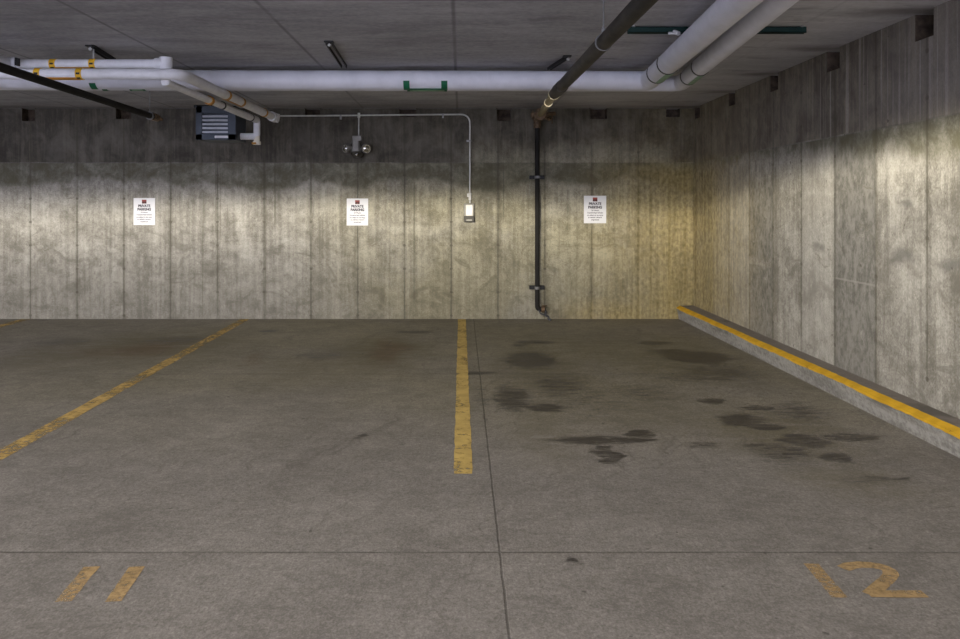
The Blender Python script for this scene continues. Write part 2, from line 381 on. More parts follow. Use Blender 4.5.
# ------------------------------------------------------------------ materials of the things
M = {}
M['floor'] = floor_material(); M['ceil'] = ceiling_material()
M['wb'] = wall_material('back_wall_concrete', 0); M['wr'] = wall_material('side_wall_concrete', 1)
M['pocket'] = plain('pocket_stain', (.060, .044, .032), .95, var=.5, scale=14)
def white_pipe():
    n = NT('white_pipe_jacket', .45, 0, .4)
    f = n.ss(n.noise((6, 6, 6), 5), .3, .7)
    c = n.mix(f, (.585, .59, .65), (.67, .675, .74))
    g = n.ss(n.noise((3, 3, 14), 5, .7, .4, (3, 1, 1)), .60, .75)
    n.color(n.mix(n.ma('MULTIPLY', g, .3), c, (.50, .49, .45))); return n.m
M['white'] = white_pipe()
M['cream'] = plain('cream_pvc', (.66, .62, .52), .5, var=.08)
M['gas'] = plain('white_gas_pipe', (.62, .62, .65), .45, var=.08)
M['seam'] = plain('dark_seam', (.05, .05, .055), .7)
M['green'] = plain('green_marker', (.008, .105, .048), .5)
M['greenpale'] = plain('pale_green_marker', (.20, .33, .22), .5)
M['yellow'] = plain('yellow_marker', (.62, .36, .02), .5)
M['ochre'] = plain('ochre_marker', (.42, .20, .03), .6)
M['black'] = plain('black_print', (.012, .012, .012), .6)
M['strut'] = plain('dark_green_strut', (.008, .030, .027), .45, .2)
def iron():
    n = NT('black_iron', .6, .0, .3)
    f = n.ss(n.noise((9, 3, 9), 6, .7), .35, .65)
    c = n.mix(f, (.016, .015, .014), (.050, .043, .034))
    n.color(n.mix(n.ma('MULTIPLY', n.ss(n.noise((5, 5, 5), 5, .7, .5, (2, 2, 2)), .56, .68), .6), c, (.075, .048, .024))); return n.m
M['iron'] = iron()
M['riser'] = plain('dark_riser_paint', (.016, .015, .014), .75, 0, .12)
M['brass'] = plain('bare_brass', (.62, .52, .30), .3, .8, var=.2, scale=20)
M['rustiron'] = plain('rusty_fittings', (.13, .085, .05), .6, .4, var=.5, scale=30)
M['dullsteel'] = plain('dull_steel', (.16, .16, .16), .6, .2)
M['steel'] = plain('galvanised_steel', (.32, .32, .31), .5, .4, var=.12, scale=30)
M['conduit'] = plain('conduit_steel', (.55, .55, .50), .45, .35, var=.1, scale=20)
M['blackmetal'] = plain('black_brace', (.015, .015, .016), .5, .2)
M['heater'] = plain('slate_heater_paint', (.040, .050, .066), .5, .1)
M['louver'] = plain('heater_louver_paint', (.34, .35, .39), .5, .1)
M['plate'] = plain('pale_nameplate', (.52, .52, .54), .5)
M['signw'] = plain('sign_white', (.62, .62, .645), .5, var=.02)
M['red'] = plain('sign_red', (.24, .05, .04), .5)
M['maroon'] = plain('sign_maroon', (.075, .022, .02), .5)
M['ink'] = plain('sign_ink', (.045, .04, .055), .6)
M['fixture'] = plain('grey_cast_fixture', (.21, .20, .18), .5, .2)
M['chrome'] = plain('lamp_reflector', (.50, .49, .46), .18, .9, var=.05)
def glassy():
    n = NT('clear_lens', .05, 0, .5); n.b.inputs['Transmission Weight'].default_value = .9
    n.color((.9, .9, .88)); return n.m
M['lens'] = glassy()
M['boxgrey'] = plain('grey_box', (.24, .23, .20), .5, .2)
M['cover'] = plain('clear_white_cover', (.74, .72, .66), .35, var=.06)
M['darkbox'] = plain('dark_box_base', (.055, .05, .04), .5)
def paint(name, col, lo, hi, sc=22.):
    """worn paint: bare concrete shows through where it has flaked off"""
    n = NT(name, .75, 0, .2)
    a = n.noise((sc, sc, sc), 6, .75, .3); b = n.noise((2.4, 2.4, 2.4), 4, .6, 0, (4, 1, 1))
    f = n.ss(n.ma('ADD', n.ma('MULTIPLY', a, .6), n.ma('MULTIPLY', b, .5)), lo, hi)
    n.color(n.mix(n.ss(n.noise((7, 7, 7), 4), .35, .65), tuple(c*.78 for c in col), col))
    tr = n.new('ShaderNodeBsdfTransparent'); mx = n.new('ShaderNodeMixShader')
    n.t.links.new(f, mx.inputs[0]); n.t.links.new(tr.outputs[0], mx.inputs[1]); n.t.links.new(n.b.outputs[0], mx.inputs[2])
    n.t.links.new(mx.outputs[0], n.t.nodes['Material Output'].inputs['Surface'])
    return n.m
M['line'] = paint('yellow_line_paint', (.57, .41, .14), .38, .55)
M['linefaint'] = paint('faded_line_paint', (.54, .37, .13), .40, .66)
M['number'] = paint('faded_number_paint', (.43, .295, .145), .29, .66, 34.)
M['curbpaint'] = paint('curb_yellow_paint', (.60, .35, .022), .31, .42, 16.)
def curbmat():
    n = NT('curb_concrete', .9, 0, .2)
    z = n.xyz()[2]
    f = n.ss(n.ma('ADD', n.ma('MULTIPLY', n.noise((30, 30, 30), 4, .7), .5), n.ma('MULTIPLY', n.noise((2, 2, 9), 5, .7), .5)), .38, .62)
    c = n.mix(f, (.16, .152, .14), (.30, .29, .27))
    top = n.ss(z, .150, .160)
    c = n.mix(n.ma('MULTIPLY', top, .75), c, (.185, .16, .143))
    d = n.mul(n.ss(n.noise((1.2, 1.2, 8), 5, .7, 0, (3, 3, 3)), .52, .66), n.ss(z, .06, .12, 0, .8))
    n.color(n.mix(d, c, (.11, .10, .09))); n.bump(f, .3, .006); return n.m
M['curb'] = curbmat()

# ------------------------------------------------------------------ the shell
Y0, XL = -3.5, -15.0
bm = bmesh.new(); box(bm, (XL-.2, Y0, -.25), (XR+.2, D+.2, 0)); struct(link('floor', bm, M['floor']))
bm = bmesh.new(); box(bm, (XL-.2, Y0, CEIL), (XR+.2, D+.2, CEIL+.25)); struct(link('ceiling', bm, M['ceil']))
def pocket_wall(name, ua, ub, pk, place, mat, thick=.2):
    """a wall from ua to ub whose top edge has real recesses pk = [(u0, u1, zb)]; place(u, depth, z) -> point"""
    bm = bmesh.new()
    def quad(*p, mi=0):
        f = bm.faces.new([bm.verts.new(place(*q)) for q in p]); f.material_index = mi
    zs = 2.30; dp = .14
    quad((ua, 0, 0), (ub, 0, 0), (ub, 0, zs), (ua, 0, zs))
    e = ua
    for (a, b, zb) in sorted(pk)+[(ub, None, 0)]:
        quad((e, 0, zs), (a, 0, zs), (a, 0, CEIL), (e, 0, CEIL))
        if b is None: break
        quad((a, 0, zs), (b, 0, zs), (b, 0, zb), (a, 0, zb))
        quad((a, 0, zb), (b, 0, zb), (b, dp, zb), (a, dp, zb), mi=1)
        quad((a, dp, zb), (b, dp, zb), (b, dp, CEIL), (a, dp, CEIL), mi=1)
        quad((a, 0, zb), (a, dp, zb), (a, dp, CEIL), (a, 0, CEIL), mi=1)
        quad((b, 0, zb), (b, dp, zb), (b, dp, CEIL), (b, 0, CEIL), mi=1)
        e = b
    quad((ua, thick, 0), (ub, thick, 0), (ub, thick, CEIL), (ua, thick, CEIL))
    quad((ua, 0, 0), (ub, 0, 0), (ub, thick, 0), (ua, thick, 0)); quad((ua, 0, CEIL), (ua, thick, CEIL), (ua, thick, 0), (ua, 0, 0))
    quad((ub, 0, CEIL), (ub, thick, CEIL), (ub, thick, 0), (ub, 0, 0))
    bmesh.ops.remove_doubles(bm, verts=bm.verts, dist=.0005)
    return struct(link(name, bm, None, mats=[mat, M['pocket']]))
SB = F/D
def bx(px): return (px-VX)/SB
def bz(py): return H+(VY-py)/SB
back_pk = [(bx(a), bx(b), bz(z)) for a, b, z in ((22, 35, 121), (116, 131, 119), (208, 221, 118), (305, 320, 116), (399, 416, 117), (497, 511, 121), (590, 607, 119), (666, 680, 117))]
back_pk += [(-7.05-1.24*k, -6.87-1.24*k, 2.60) for k in range(6)]
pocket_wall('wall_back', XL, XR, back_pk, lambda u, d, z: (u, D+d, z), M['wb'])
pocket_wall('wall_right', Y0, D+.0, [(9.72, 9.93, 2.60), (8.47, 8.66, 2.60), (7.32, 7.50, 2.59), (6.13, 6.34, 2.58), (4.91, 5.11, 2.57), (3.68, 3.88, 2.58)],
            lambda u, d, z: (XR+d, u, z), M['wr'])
bm = bmesh.new(); box(bm, (XL-.2, 2, 0), (XL, D+.2, CEIL)); struct(link('wall_left', bm, M['wb']))

# ------------------------------------------------------------------ kerb along the right wall
cr = empty('concrete_curb', (2.9, 7, 0), 'low concrete curb with a yellow painted edge along the foot of the right wall', 'curb')
def curb_pt(Y, k):
    s = .045*(10-Y)/5.5
    xb = 2.845+s*1.6; xt = 2.815+s*1.35
    return {'b': (xb, Y, 0), 'f': (xt, Y, .150), 't': (xt+.045, Y, .171), 'w': (XR-.002, Y, .18), 'o': (XR-.002, Y, 0)}[k]
bm = bmesh.new()
ys = [D-.001] + [D-.35*i for i in range(1, 36)]
rows = [[bm.verts.new(curb_pt(y, k)) for k in 'bftwo'] for y in ys]
for A, B in zip(rows, rows[1:]):
    for j in range(5): bm.faces.new((A[j], A[(j+1) % 5], B[(j+1) % 5], B[j]))
bm.faces.new(rows[0]); bm.faces.new(rows[-1])
link('curb_block', bm, M['curb'], cr)
bm = bmesh.new(); prev = None
for i in range(0, 241):
    y = D-.004-.05*i
    f, t = Vector(curb_pt(y, 'f')), Vector(curb_pt(y, 't')); b = Vector(curb_pt(y, 'b'))
    j = .014 + .008*math.sin(i*.21)*math.sin(i*.083+1) + random.uniform(-.003, .003)
    lo = f + (b-f)*(j/.15) + Vector((-.003, 0, 0))
    row = [bm.verts.new(lo), bm.verts.new(f+Vector((-.003, 0, .002))), bm.verts.new(t+Vector((random.uniform(-.002, .006), 0, .003)))]
    if prev:
        for k in range(2): bm.faces.new((prev[k], row[k], row[k+1], prev[k+1]))
    prev = row
link('yellow_edge_paint', bm, M['curbpaint'], cr)

# ------------------------------------------------------------------ paint on the floor
def ribbon(bm, pts, w, z=.002, cap=False):
    pts = [Vector((p[0], p[1], z)) for p in pts]; prev = None
    for i, p in enumerate(pts):
        a = pts[max(0, i-1)]; b = pts[min(len(pts)-1, i+1)]
        d = (b-a).normalized(); nrm = Vector((-d.y, d.x, 0))
        ww = w*(1+random.uniform(-.06, .06))
        row = (bm.verts.new(p+nrm*ww/2), bm.verts.new(p-nrm*ww/2))
        if prev: bm.faces.new((prev[0], row[0], row[1], prev[1]))
        prev = row
    return prev
def line(a, b, w, mat, label):
    bm = bmesh.new(); n = 60
    ribbon(bm, [(a[0]+(b[0]-a[0])*i/n, a[1]+(b[1]-a[1])*i/n) for i in range(n+1)], w)
    return tag(link('parking_line', bm, mat), label, 'painted line', 'yellow parking stall lines')
line((.012, D-.03), (.012, 4.216), .102, M['line'], 'straight yellow line down the middle of the floor, ending short of the foreground')
line((-2.81, D-.03), (-2.72, 4.0), .12, M['linefaint'], 'worn yellow line slanting across the left of the floor, crossed by tyre marks')
line((-5.66, D-.03), (-5.60, 4.2), .13, M['linefaint'], 'faint yellow line at the far left edge, only its end by the wall in view')
g = 'painted stall numbers'
n11 = empty('stall_number', (-1.41, 3.0, 0), 'faded yellow number 11 painted on the floor at lower left', 'painted number', g)
for (a, b) in (((92, 567), (63, 602)), ((137, 567), (113, 602))):
    bm = bmesh.new(); A, B = fl(*a), fl(*b)
    ribbon(bm, [(A[0]+(B[0]-A[0])*i/8, A[1]+(B[1]-A[1])*i/8) for i in range(9)], .062)
    link('digit', bm, M['number'], n11)
n12 = empty('stall_number', (1.6, 3.0, 0), 'faded orange number 12 painted on the floor at lower right', 'painted number', g)
bm = bmesh.new(); A, B = fl(811, 564), fl(840, 598); ribbon(bm, [(A[0]+(B[0]-A[0])*i/8, A[1]+(B[1]-A[1])*i/8) for i in range(9)], .060)
link('digit', bm, M['number'], n12)
bm = bmesh.new()
two = [fl(*p) for p in ((843, 569), (850, 566), (860, 565), (872, 565.5), (883, 567.5), (890, 571), (891, 575), (887, 580), (880, 586), (873, 592), (869, 595))]
ribbon(bm, [(p.x, p.y) for p in fillet([(*p, 0) for p in two], .03, 3)], .056)
e = [fl(*p) for p in ((868, 594), (880, 594.3), (900, 594.5), (925, 594.5))]
ribbon(bm, e, .052, .0024)
link('digit', bm, M['number'], n12)

# ------------------------------------------------------------------ big white pipes under the ceiling
def on(p, q, t): return Vector(p)+(Vector(q)-Vector(p))*t
def mk_pipe(P, r, label, name='insulated_pipe', bend=.10):
    # bow the front run gently so it follows its hangers
    pts = fillet(P, bend)
    bm = bmesh.new(); tube(bm, pts, r, 28)
    return tag(link(name, bm, M['white'], None, True), label, 'pipe', 'white insulated pipes under the ceiling')
EL1 = [(-14.8, 7.0, 2.655), (1.715, 7.0, 2.620), (1.532, 4.22, 2.610), (1.39, 2.0, 2.605)]
EL2 = [(-14.8, 7.27, 2.666), (2.085, 7.27, 2.636), (1.766, 4.27, 2.622), (1.53, 2.0, 2.62)]
p1 = mk_pipe(EL1, .088, 'larger white pipe across the ceiling, nearest the viewer, turning forward at the right')
p2 = mk_pipe(EL2, .074, 'smaller white pipe running just behind the larger white ceiling pipe and turning with it')
def bands(parent, P, q, r, us, w, mat, strip=None, arc=None, smat=None, name='marker_band'):
    """bands at distances us (metres) from P towards q, and a strip on the underside between them"""
    P, q = Vector(P), Vector(q); d = (q-P).normalized()
    for u in us:
        bm = bmesh.new()
        if arc: shell_strip(bm, P+d*(u-w/2), P+d*(u+w/2), r, *arc, seg=12)
        else: tube(bm, [P+d*(u-w/2), P+d*(u+w/2)], r+.004, 28)
        link(name, bm, mat, parent, True)
    if strip:
        bm = bmesh.new(); shell_strip(bm, P+d*us[0], P+d*us[-1], r, *strip); link('marker_strip', bm, smat or mat, parent)
def xat(px, Y): return (px-VX)/F*Y
def along(EL, px):
    A, B = Vector(EL[0]), Vector(EL[1]); return (xat(px, A.y)-A.x)
# angles from straight down; d = +X so v = d x u points to +Y (away): the near side is negative
def near(a0, a1): return (math.radians(a0), math.radians(a1))
bands(p1, EL1[0], EL1[1], .088, [along(EL1, 407), along(EL1, 444.5)], .056, M['green'], near(-24, -10), near(-78, -8), M['green'])
bands(p1, EL1[0], EL1[1], .088, [along(EL1, 96)], .056, M['green'], None, near(-60, -8))
bands(p2, EL2[0], EL2[1], .074, [along(EL2, 410), along(EL2, 444.5)], .05, M['green'], near(-24, -2), near(-60, 30), M['greenpale'])
bands(p2, EL2[0], EL2[1], .074, [along(EL2, 106)], .045, M['green'], None, near(-60, 30))
bands(p2, EL2[0], EL2[1], .074, [along(EL2, 133), along(EL2, 144)], .04, M['green'], near(-40, 0), near(-60, 30), M['greenpale'])
bands(p1, EL1[1], EL1[2], .088, [.42, .88], .020, M['seam'], None, near(-115, 60))
bands(p2, EL2[1], EL2[2], .074, [.42, .92], .020, M['seam'], None, near(-115, 60))
for pp, EL, r, a, b in ((p1, EL1, .088, .44, .86), (p2, EL2, .074, .45, .90)):
    P, q = Vector(EL[1]), Vector(EL[2]); d = (q-P).normalized()
    bm = bmesh.new(); shell_strip(bm, P+d*a, P+d*b, r, *near(-12, 30)); link('marker_strip', bm, M['greenpale'], pp)

# ------------------------------------------------------------------ gas pipes at the left and the heater they feed
GY, RG = 6.0, .042
g1 = empty('gas_pipe', (-4, GY+.09, 2.60), 'upper small white pipe at top left with yellow markers, running back to the wall heater', 'pipe', 'white pipes with yellow markers')
up = [(xat(17, GY+.09), GY+.09, 2.603), (-2.345, GY+.09, 2.603), (-2.345, GY+.09, 2.457), (-2.345, 8.80, 2.462), (-2.345, 8.80, 2.275), (-2.529, 8.80, 2.275)]
bm = bmesh.new(); tube(bm, fillet(up[:3], .02, 3)+fillet(up[2:], .03, 4)[1:], .038, 18); link('pipe_run', bm, M['gas'], g1, True)
bm = bmesh.new(); tube(bm, [(-2.345+.0, GY+.09, 2.655), (-2.345, GY+.09, 2.54)], .050, 18); tube(bm, [(-2.43, GY+.09, 2.603), (-2.345, GY+.09, 2.603)], .048, 18); link('elbow', bm, M['gas'], g1, True)
bm = bmesh.new(); tube(bm, [(-2.345, 8.80, 2.29), (-2.345, 8.80, 2.185)], .034, 16); tube(bm, [(-2.345, 8.80, 2.215), (-2.345, 8.80, 2.18)], .045, 16); link('drip_leg_cap', bm, M['cream'], g1, True)
bm = bmesh.new(); shell_strip(bm, (-2.39, 8.765, 2.205), (-2.34, 8.765, 2.205), .02, -1.5, 1.5); link('yellow_tag', bm, M['ochre'], g1)
# the valve where it comes in from the front
bm = bmesh.new(); tube(bm, [(xat(18, GY+.09), GY+.09, 2.603), (xat(6, GY+.09), GY+.09, 2.603)], .055, 18); tube(bm, [(xat(8, GY+.09), GY+.09, 2.60), (xat(4, GY+.09)-.05, 5.0, 2.605), (xat(4, GY+.09)-.2, 2.0, 2.62)], .058, 18)
link('elbow', bm, M['gas'], g1, True)
bm = bmesh.new(); box(bm, (xat(16, GY), GY-.02, 2.575), (xat(18, GY), GY+.03, 2.635)); link('clamp', bm, M['blackmetal'], g1)
g2 = empty('gas_pipe', (-4, GY, 2.505), 'lower small white pipe at top left, bending back to a capped end near the wall', 'pipe', 'white pipes with yellow markers')
lo = [(-9, GY, 2.520), (-2.19, GY, 2.508), (-2.19, 8.95, 2.512)]
bm = bmesh.new(); tube(bm, fillet(lo, .11, 8), .043, 20); link('pipe_run', bm, M['gas'], g2, True)
bm = bmesh.new(); tube(bm, [(-2.19, 8.84, 2.512), (-2.19, 9.0, 2.512)], .056, 18); tube(bm, [(-2.19, 8.97, 2.512), (-2.135, 8.97, 2.50)], .052, 18); link('end_cap', bm, M['gas'], g2, True)
def gasmark(parent, A, B, r, pxs, Y):
    us = [xat(p, Y)-A[0] for p in pxs]
    bands(parent, A, B, r, us, .046, M['yellow'], near(-42, 8), None, M['ochre'])
    d = (Vector(B)-Vector(A)).normalized()
    for u in us:
        for a in (-85, -38):
            bm = bmesh.new(); shell_strip(bm, Vector(A)+d*(u-.014), Vector(A)+d*(u+.014), r+.004, *near(a-9, a+9), th=.003, seg=4); link('arrow_mark', bm, M['black'], parent)
gasmark(g1, up[0], up[1], .038, (54, 93.5), GY+.09)
gasmark(g2, lo[0], lo[1], .043, (39, 80.5), GY)
def rings(parent, A, B, r, us, w, mat, name='marker_band'):
    bands(parent, A, B, r, us, w, mat, None, None, None, name)
rings(g2, lo[1], lo[2], .043, [1.15, 1.62], .05, M['ochre'])
rings(g2, lo[1], lo[2], .043, [2.5], .05, M['ochre'])
rings(g1, up[2], up[3], .038, [1.05], .06, M['ochre'])
rings(g1, up[2], up[3], .038, [1.42, 2.45], .03, M['seam'])
bm = bmesh.new(); shell_strip(bm, on(lo[1], lo[2], 1.15/2.95), on(lo[1], lo[2], 1.62/2.95), .043, *near(-10, 60)); link('marker_strip', bm, M['ochre'], g2)

ht = empty('unit_heater', (-2.755, 8.85, 2.217), 'dark slate unit heater with louvred front hung near the back wall at left', 'heater')
hx0, hx1, hz0, hz1, hy = -2.98, -2.53, 2.217, 2.600, 8.6
bm = bmesh.new()
box(bm, (hx0, hy+.03, hz0), (hx1, hy+.42, hz1), .012)
for a, b in (((hx0, hy, hz0), (hx0+.075, hy+.05, hz1)), ((hx1-.09, hy, hz0), (hx1, hy+.05, hz1)), ((hx0, hy, hz1-.085), (hx1, hy+.05, hz1)), ((hx0, hy, hz0), (hx1, hy+.05, hz0+.07))): box(bm, a, b, .006)
link('housing', bm, M['heater'], ht)
bm = bmesh.new()
for k in range(5):
    z = hz1-.106-.044*k
    box(bm, (hx0+.072, hy+.004, z-.023), (hx1-.088, hy+.028, z), .003)
link('louver_panel', bm, M['louver'], ht)
bm = bmesh.new(); box(bm, (hx1-.235, hy-.004, hz0+.022), (hx1-.085, hy+.004, hz0+.048), .002); link('nameplate', bm, M['plate'], ht)
for x in (hx0+.06, hx1-.06):
    bm = bmesh.new(); tube(bm, [(x, hy+.25, hz1-.01), (x, hy+.25, CEIL)], .006, 8); link('hanger_rod', bm, M['steel'], ht)
bm = bmesh.new(); box(bm, (hx0-.04, hy+.05, hz1-.015), (hx0+.25, hy+.30, hz1+.018), .004); link('flue_collar', bm, M['blackmetal'], ht)

# ------------------------------------------------------------------ dark pipe at the far left
dp = empty('sprinkler_pipe', (-3.19, 8, 2.40), 'thin dark pipe slanting back below the white pipes at top left', 'pipe')
L = [(-2.98, 3.0, 2.40), (-3.07, 5.1, 2.40), (-3.195, 8.05, 2.40)]
bm = bmesh.new(); tube(bm, [L[0], L[2]], .031, 16); link('pipe_run', bm, M['riser'], dp, True)
bm = bmesh.new(); tube(bm, [on(L[1], L[2], .955), on(L[1], L[2], 1.0)], .040, 16);
tube(bm, [on(L[1], L[2], .98), on(L[1], L[2], .98)+Vector((.06, .05, -.02))], .016, 8)
link('end_fitting', bm, M['rustiron'], dp, True)
bm = bmesh.new(); p = on(L[1], L[2], .93); tube(bm, [p+Vector((0, 0, .02)), (p.x, p.y, CEIL)], .004, 8); tube(bm, [p-Vector((0, .01, 0)), p+Vector((0, .01, 0))], .043, 16)
link('hanger_loop', bm, M['dullsteel'], dp)

# ------------------------------------------------------------------ black iron pipe in the middle with its riser
ir = empty('iron_drain_pipe', (1.0, 9.9, 0), 'thick black iron pipe along the ceiling, dropping down the back wall to the floor', 'pipe')
bm = bmesh.new(); tube(bm, [(.935, .8, 2.462), (.822, 6.75, 2.462)], .047, 22); tube(bm, [(.832, 6.30, 2.462), (.826, 6.55, 2.462)], .053, 22); link('pipe_run', bm, M['iron'], ir, True)
nA, nB = Vector((.822, 6.75, 2.462)), Vector((.975, 9.62, 2.600))
bm = bmesh.new(); tube(bm, [nA, nB], .036, 18); tube(bm, [nA+(nB-nA)*.30, nA+(nB-nA)*.34], .042, 18); tube(bm, [nA+(nB-nA)*.0, nA+(nB-nA)*.03], .050, 18); link('brass_nipple', bm, M['brass'], ir, True)
bm = bmesh.new(); tube(bm, [nA+(nB-nA)*.86, nA+(nB-nA)*.96], .070, 18)
tube(bm, fillet([nB-(nB-nA)*.04, (.985, 9.885, 2.612), (.985, 9.885, 2.48)], .09), .048, 18)
c = nA+(nB-nA)*.91
for sx in (-1, 1):
    box(bm, (c.x+sx*.085-.022, c.y-.05, c.z-.025), (c.x+sx*.085+.022, c.y+.05, c.z+.025), .004)
    tube(bm, [(c.x+sx*.085, c.y, c.z-.06), (c.x+sx*.085, c.y, c.z+.05)], .010, 8)
tube(bm, [(c.x+.04, c.y+.05, c.z+.01), (c.x+.20, c.y+.08, c.z+.03)], .024, 10); tube(bm, [(c.x+.16, c.y+.07, c.z+.0), (c.x+.16, c.y+.07, c.z-.10)], .008, 8)
tube(bm, [(c.x+.02, c.y+.02, c.z-.02), (c.x+.14, c.y+.05, c.z-.05)], .020, 10)
link('grooved_coupling', bm, M['rustiron'], ir, True)
bm = bmesh.new(); tube(bm, fillet([(.985, 9.885, 2.60), (.985, 9.885, .145), (1.07, 9.88, .145)], .05), .031, 16); link('riser', bm, M['riser'], ir, True)
bm = bmesh.new(); tube(bm, [(1.035, 9.88, .145), (1.075, 9.88, .145)], .040, 14); tube(bm, [(1.07, 9.88, .15), (1.07, 9.88, .19)], .012, 8)
tube(bm, [(1.04, 9.86, .19), (1.11, 9.86, .19)], .008, 8)
link('drain_valve', bm, M['rustiron'], ir, True)
bm = bmesh.new()
tube(bm, fillet([(1.07, 9.88, .14), (1.10, 9.86, .11), (1.08, 9.85, .07), (1.13, 9.86, .05), (1.12, 9.85, .02), (1.16, 9.84, .012)], .02), .013, 8)
tube(bm, fillet([(1.00, 9.85, .14), (1.02, 9.84, .09), (1.07, 9.84, .08), (1.09, 9.85, .12)], .02), .009, 8)
link('drain_hose', bm, M['seam'], ir, True)
def bracket(z, label):
    r = empty('pipe_bracket', (.985, D, z), label, 'bracket', 'brackets holding the riser')
    bm = bmesh.new(); box(bm, (.985-.098, D-.075, z-.024), (.985+.098, D-.003, z+.024), .004); link('strut_channel', bm, M['blackmetal'], r)
    bm = bmesh.new(); tube(bm, [(.985, 9.885, z-.018), (.985, 9.885, z+.018)], .036, 16)
    box(bm, (.985-.012, 9.835, z-.014), (.985+.012, 9.86, z+.014), .002); link('pipe_clamp', bm, M['dullsteel'], r, True)
bracket(bz(177.5), 'upper dark bracket clamping the black riser to the wall, high up')
bracket(bz(287), 'lower dark bracket clamping the black riser to the wall, near the floor')

hx, hyy = .862, 4.63
hg = empty('pipe_hanger', (hx, hyy, CEIL), 'thin loop hanger and rod holding the thick black pipe below the ceiling', 'hanger')
bm = bmesh.new(); tube(bm, [(hx, hyy-.008, 2.464), (hx, hyy+.008, 2.464)], .053, 24); link('ring', bm, M['dullsteel'], hg, True)
bm = bmesh.new(); tube(bm, [(hx, hyy, 2.515), (hx, hyy, CEIL)], .004, 8); tube(bm, [(hx, hyy, 2.525), (hx, hyy, 2.55)], .014, 6); link('rod', bm, M['dullsteel'], hg)

# ------------------------------------------------------------------ green strut above the pipes
st = empty('strut_rail', (1.82, 5.45, CEIL), 'dark green metal rail across the ceiling above the two white pipes at right', 'rail')
sx0, sx1 = xat(628, 5.45), xat(805, 5.45)
bm = bmesh.new()
box(bm, (sx0, 5.425, 2.703), (sx1, 5.430, 2.744)); box(bm, (sx0, 5.470, 2.703), (sx1, 5.475, 2.744)); box(bm, (sx0, 5.425, 2.740), (sx1, 5.475, 2.745))
box(bm, (sx0, 5.425, 2.703), (sx1, 5.437, 2.708)); box(bm, (sx0, 5.463, 2.703), (sx1, 5.475, 2.708))
link('channel', bm, M['strut'], st)
for x in (sx0+.035, sx1-.035):
    bm = bmesh.new(); tube(bm, [(x, 5.415, 2.742), (x, 5.415, CEIL+.0)], .012, 8); link('bolt', bm, M['steel'], st)
bm = bmesh.new(); tube(bm, [(1.50, 5.45, 2.72), (1.535, 5.40, 2.69)], .016, 10); tube(bm, [(1.47, 5.43, 2.70), (1.53, 5.42, 2.695)], .011, 8); link('pipe_clamp', bm, M['plate'], st, True)

# ------------------------------------------------------------------ braces
def brace(a, b, w, label, tw=0.0):
    r = empty('pipe_brace', (a[0], a[1], CEIL), label, 'brace', 'black braces between ceiling and pipes')
    a, b = Vector(a), Vector(b); d = (b-a).normalized(); s = d.cross(Vector((0, 0, 1))).normalized(); n = s.cross(d)
    bm = bmesh.new()
    for o0, o1, h0, h1 in ((-w/2, -w/2+.007, 0, w*.8), (w/2-.007, w/2, 0, w*.8), (-w/2, w/2, w*.8-.004, w*.8)):
        vs = [bm.verts.new(p+s*o+n*h) for p in (a, b) for o, h in ((o0, h0), (o1, h0), (o1, h1), (o0, h1))]
        for f in ((0, 1, 2, 3), (4, 7, 6, 5), (0, 4, 5, 1), (1, 5, 6, 2), (2, 6, 7, 3), (3, 7, 4, 0)): bm.faces.new([vs[i] for i in f])
    link('strut', bm, M['blackmetal'], r)
    bm = bmesh.new(); box(bm, (a.x-.035, a.y-.03, CEIL-.012), (a.x+.035, a.y+.03, CEIL), .003)
    tube(bm, [(a.x, a.y, a.z-.01), (a.x, a.y, CEIL)], .013, 8); link('ceiling_anchor', bm, M['blackmetal'], r)
    bm = bmesh.new(); tube(bm, [(a.x+.006, a.y-.03, a.z-.006), (a.x+.006, a.y-.018, a.z-.006)], .014, 6); link('bolt', bm, M['steel'], r)
brace((xat(329, 5.93), 5.93, 2.722), (xat(344, 6.93), 6.93, 2.722), .052, 'black diagonal brace from ceiling down to the long white pipe, left of centre')
brace((xat(91, 6.08), 6.08, 2.722), (xat(113, 6.35), 6.35, 2.665), .045, 'small black brace above the yellow marked pipes at top left')
brace((xat(567, 6.50), 6.50, 2.722), (xat(549, 6.93), 6.93, 2.700), .034, 'small black brace on the long white pipe beside the thick black pipe')
bm = bmesh.new(); tube(bm, [(xat(93.5, 6.09), 6.09, 2.64), (xat(93.5, 6.09), 6.09, CEIL)], .007, 8)
tag(link('hanger_rod', bm, M['steel']), 'thin steel rod from the ceiling to the upper yellow marked pipe', 'rod')

# ------------------------------------------------------------------ conduit, box, emergency light
cn = empty('conduit', (0, D, 2.65), 'long thin grey conduit along the top of the back wall, turning down to a box', 'conduit')
yc = D-.022
bm = bmesh.new(); tube(bm, fillet([(bx(264), yc, bz(116.3)), (bx(330), yc, bz(115.8)), (bx(470), yc, bz(114.5)), (bx(470), yc, bz(203))], .13, 8), .0105, 10); link('conduit_run', bm, M['conduit'], cn, True)
for (px, py, v) in ((341, 116.5, 0), (443, 115, 0), (470, 141, 1)):
    bm = bmesh.new(); x, z = bx(px), bz(py)
    if v: box(bm, (x-.045, D-.036, z-.012), (x+.016, D-.001, z+.012), .003)
    else: box(bm, (x-.012, D-.036, z-.04), (x+.012, D-.001, z+.017), .003)
    link('strap', bm, M['steel'], cn)
bm = bmesh.new(); tube(bm, [(bx(470), yc, bz(193)), (bx(470), yc, bz(200))], .019, 10); box(bm, (bx(467), D-.03, bz(197)), (bx(469.5), D-.001, bz(193.5)), .003); link('connector', bm, M['cover'], cn, True)
bc = empty('branch_conduit', (bx(359), D, bz(126)), 'short thin grey conduit dropping from the long conduit to the emergency light', 'conduit')
bm = bmesh.new(); tube(bm, [(bx(359), D-.018, bz(116.5)), (bx(359), D-.018, bz(137))], .009, 8); link('conduit_run', bm, M['conduit'], bc, True)
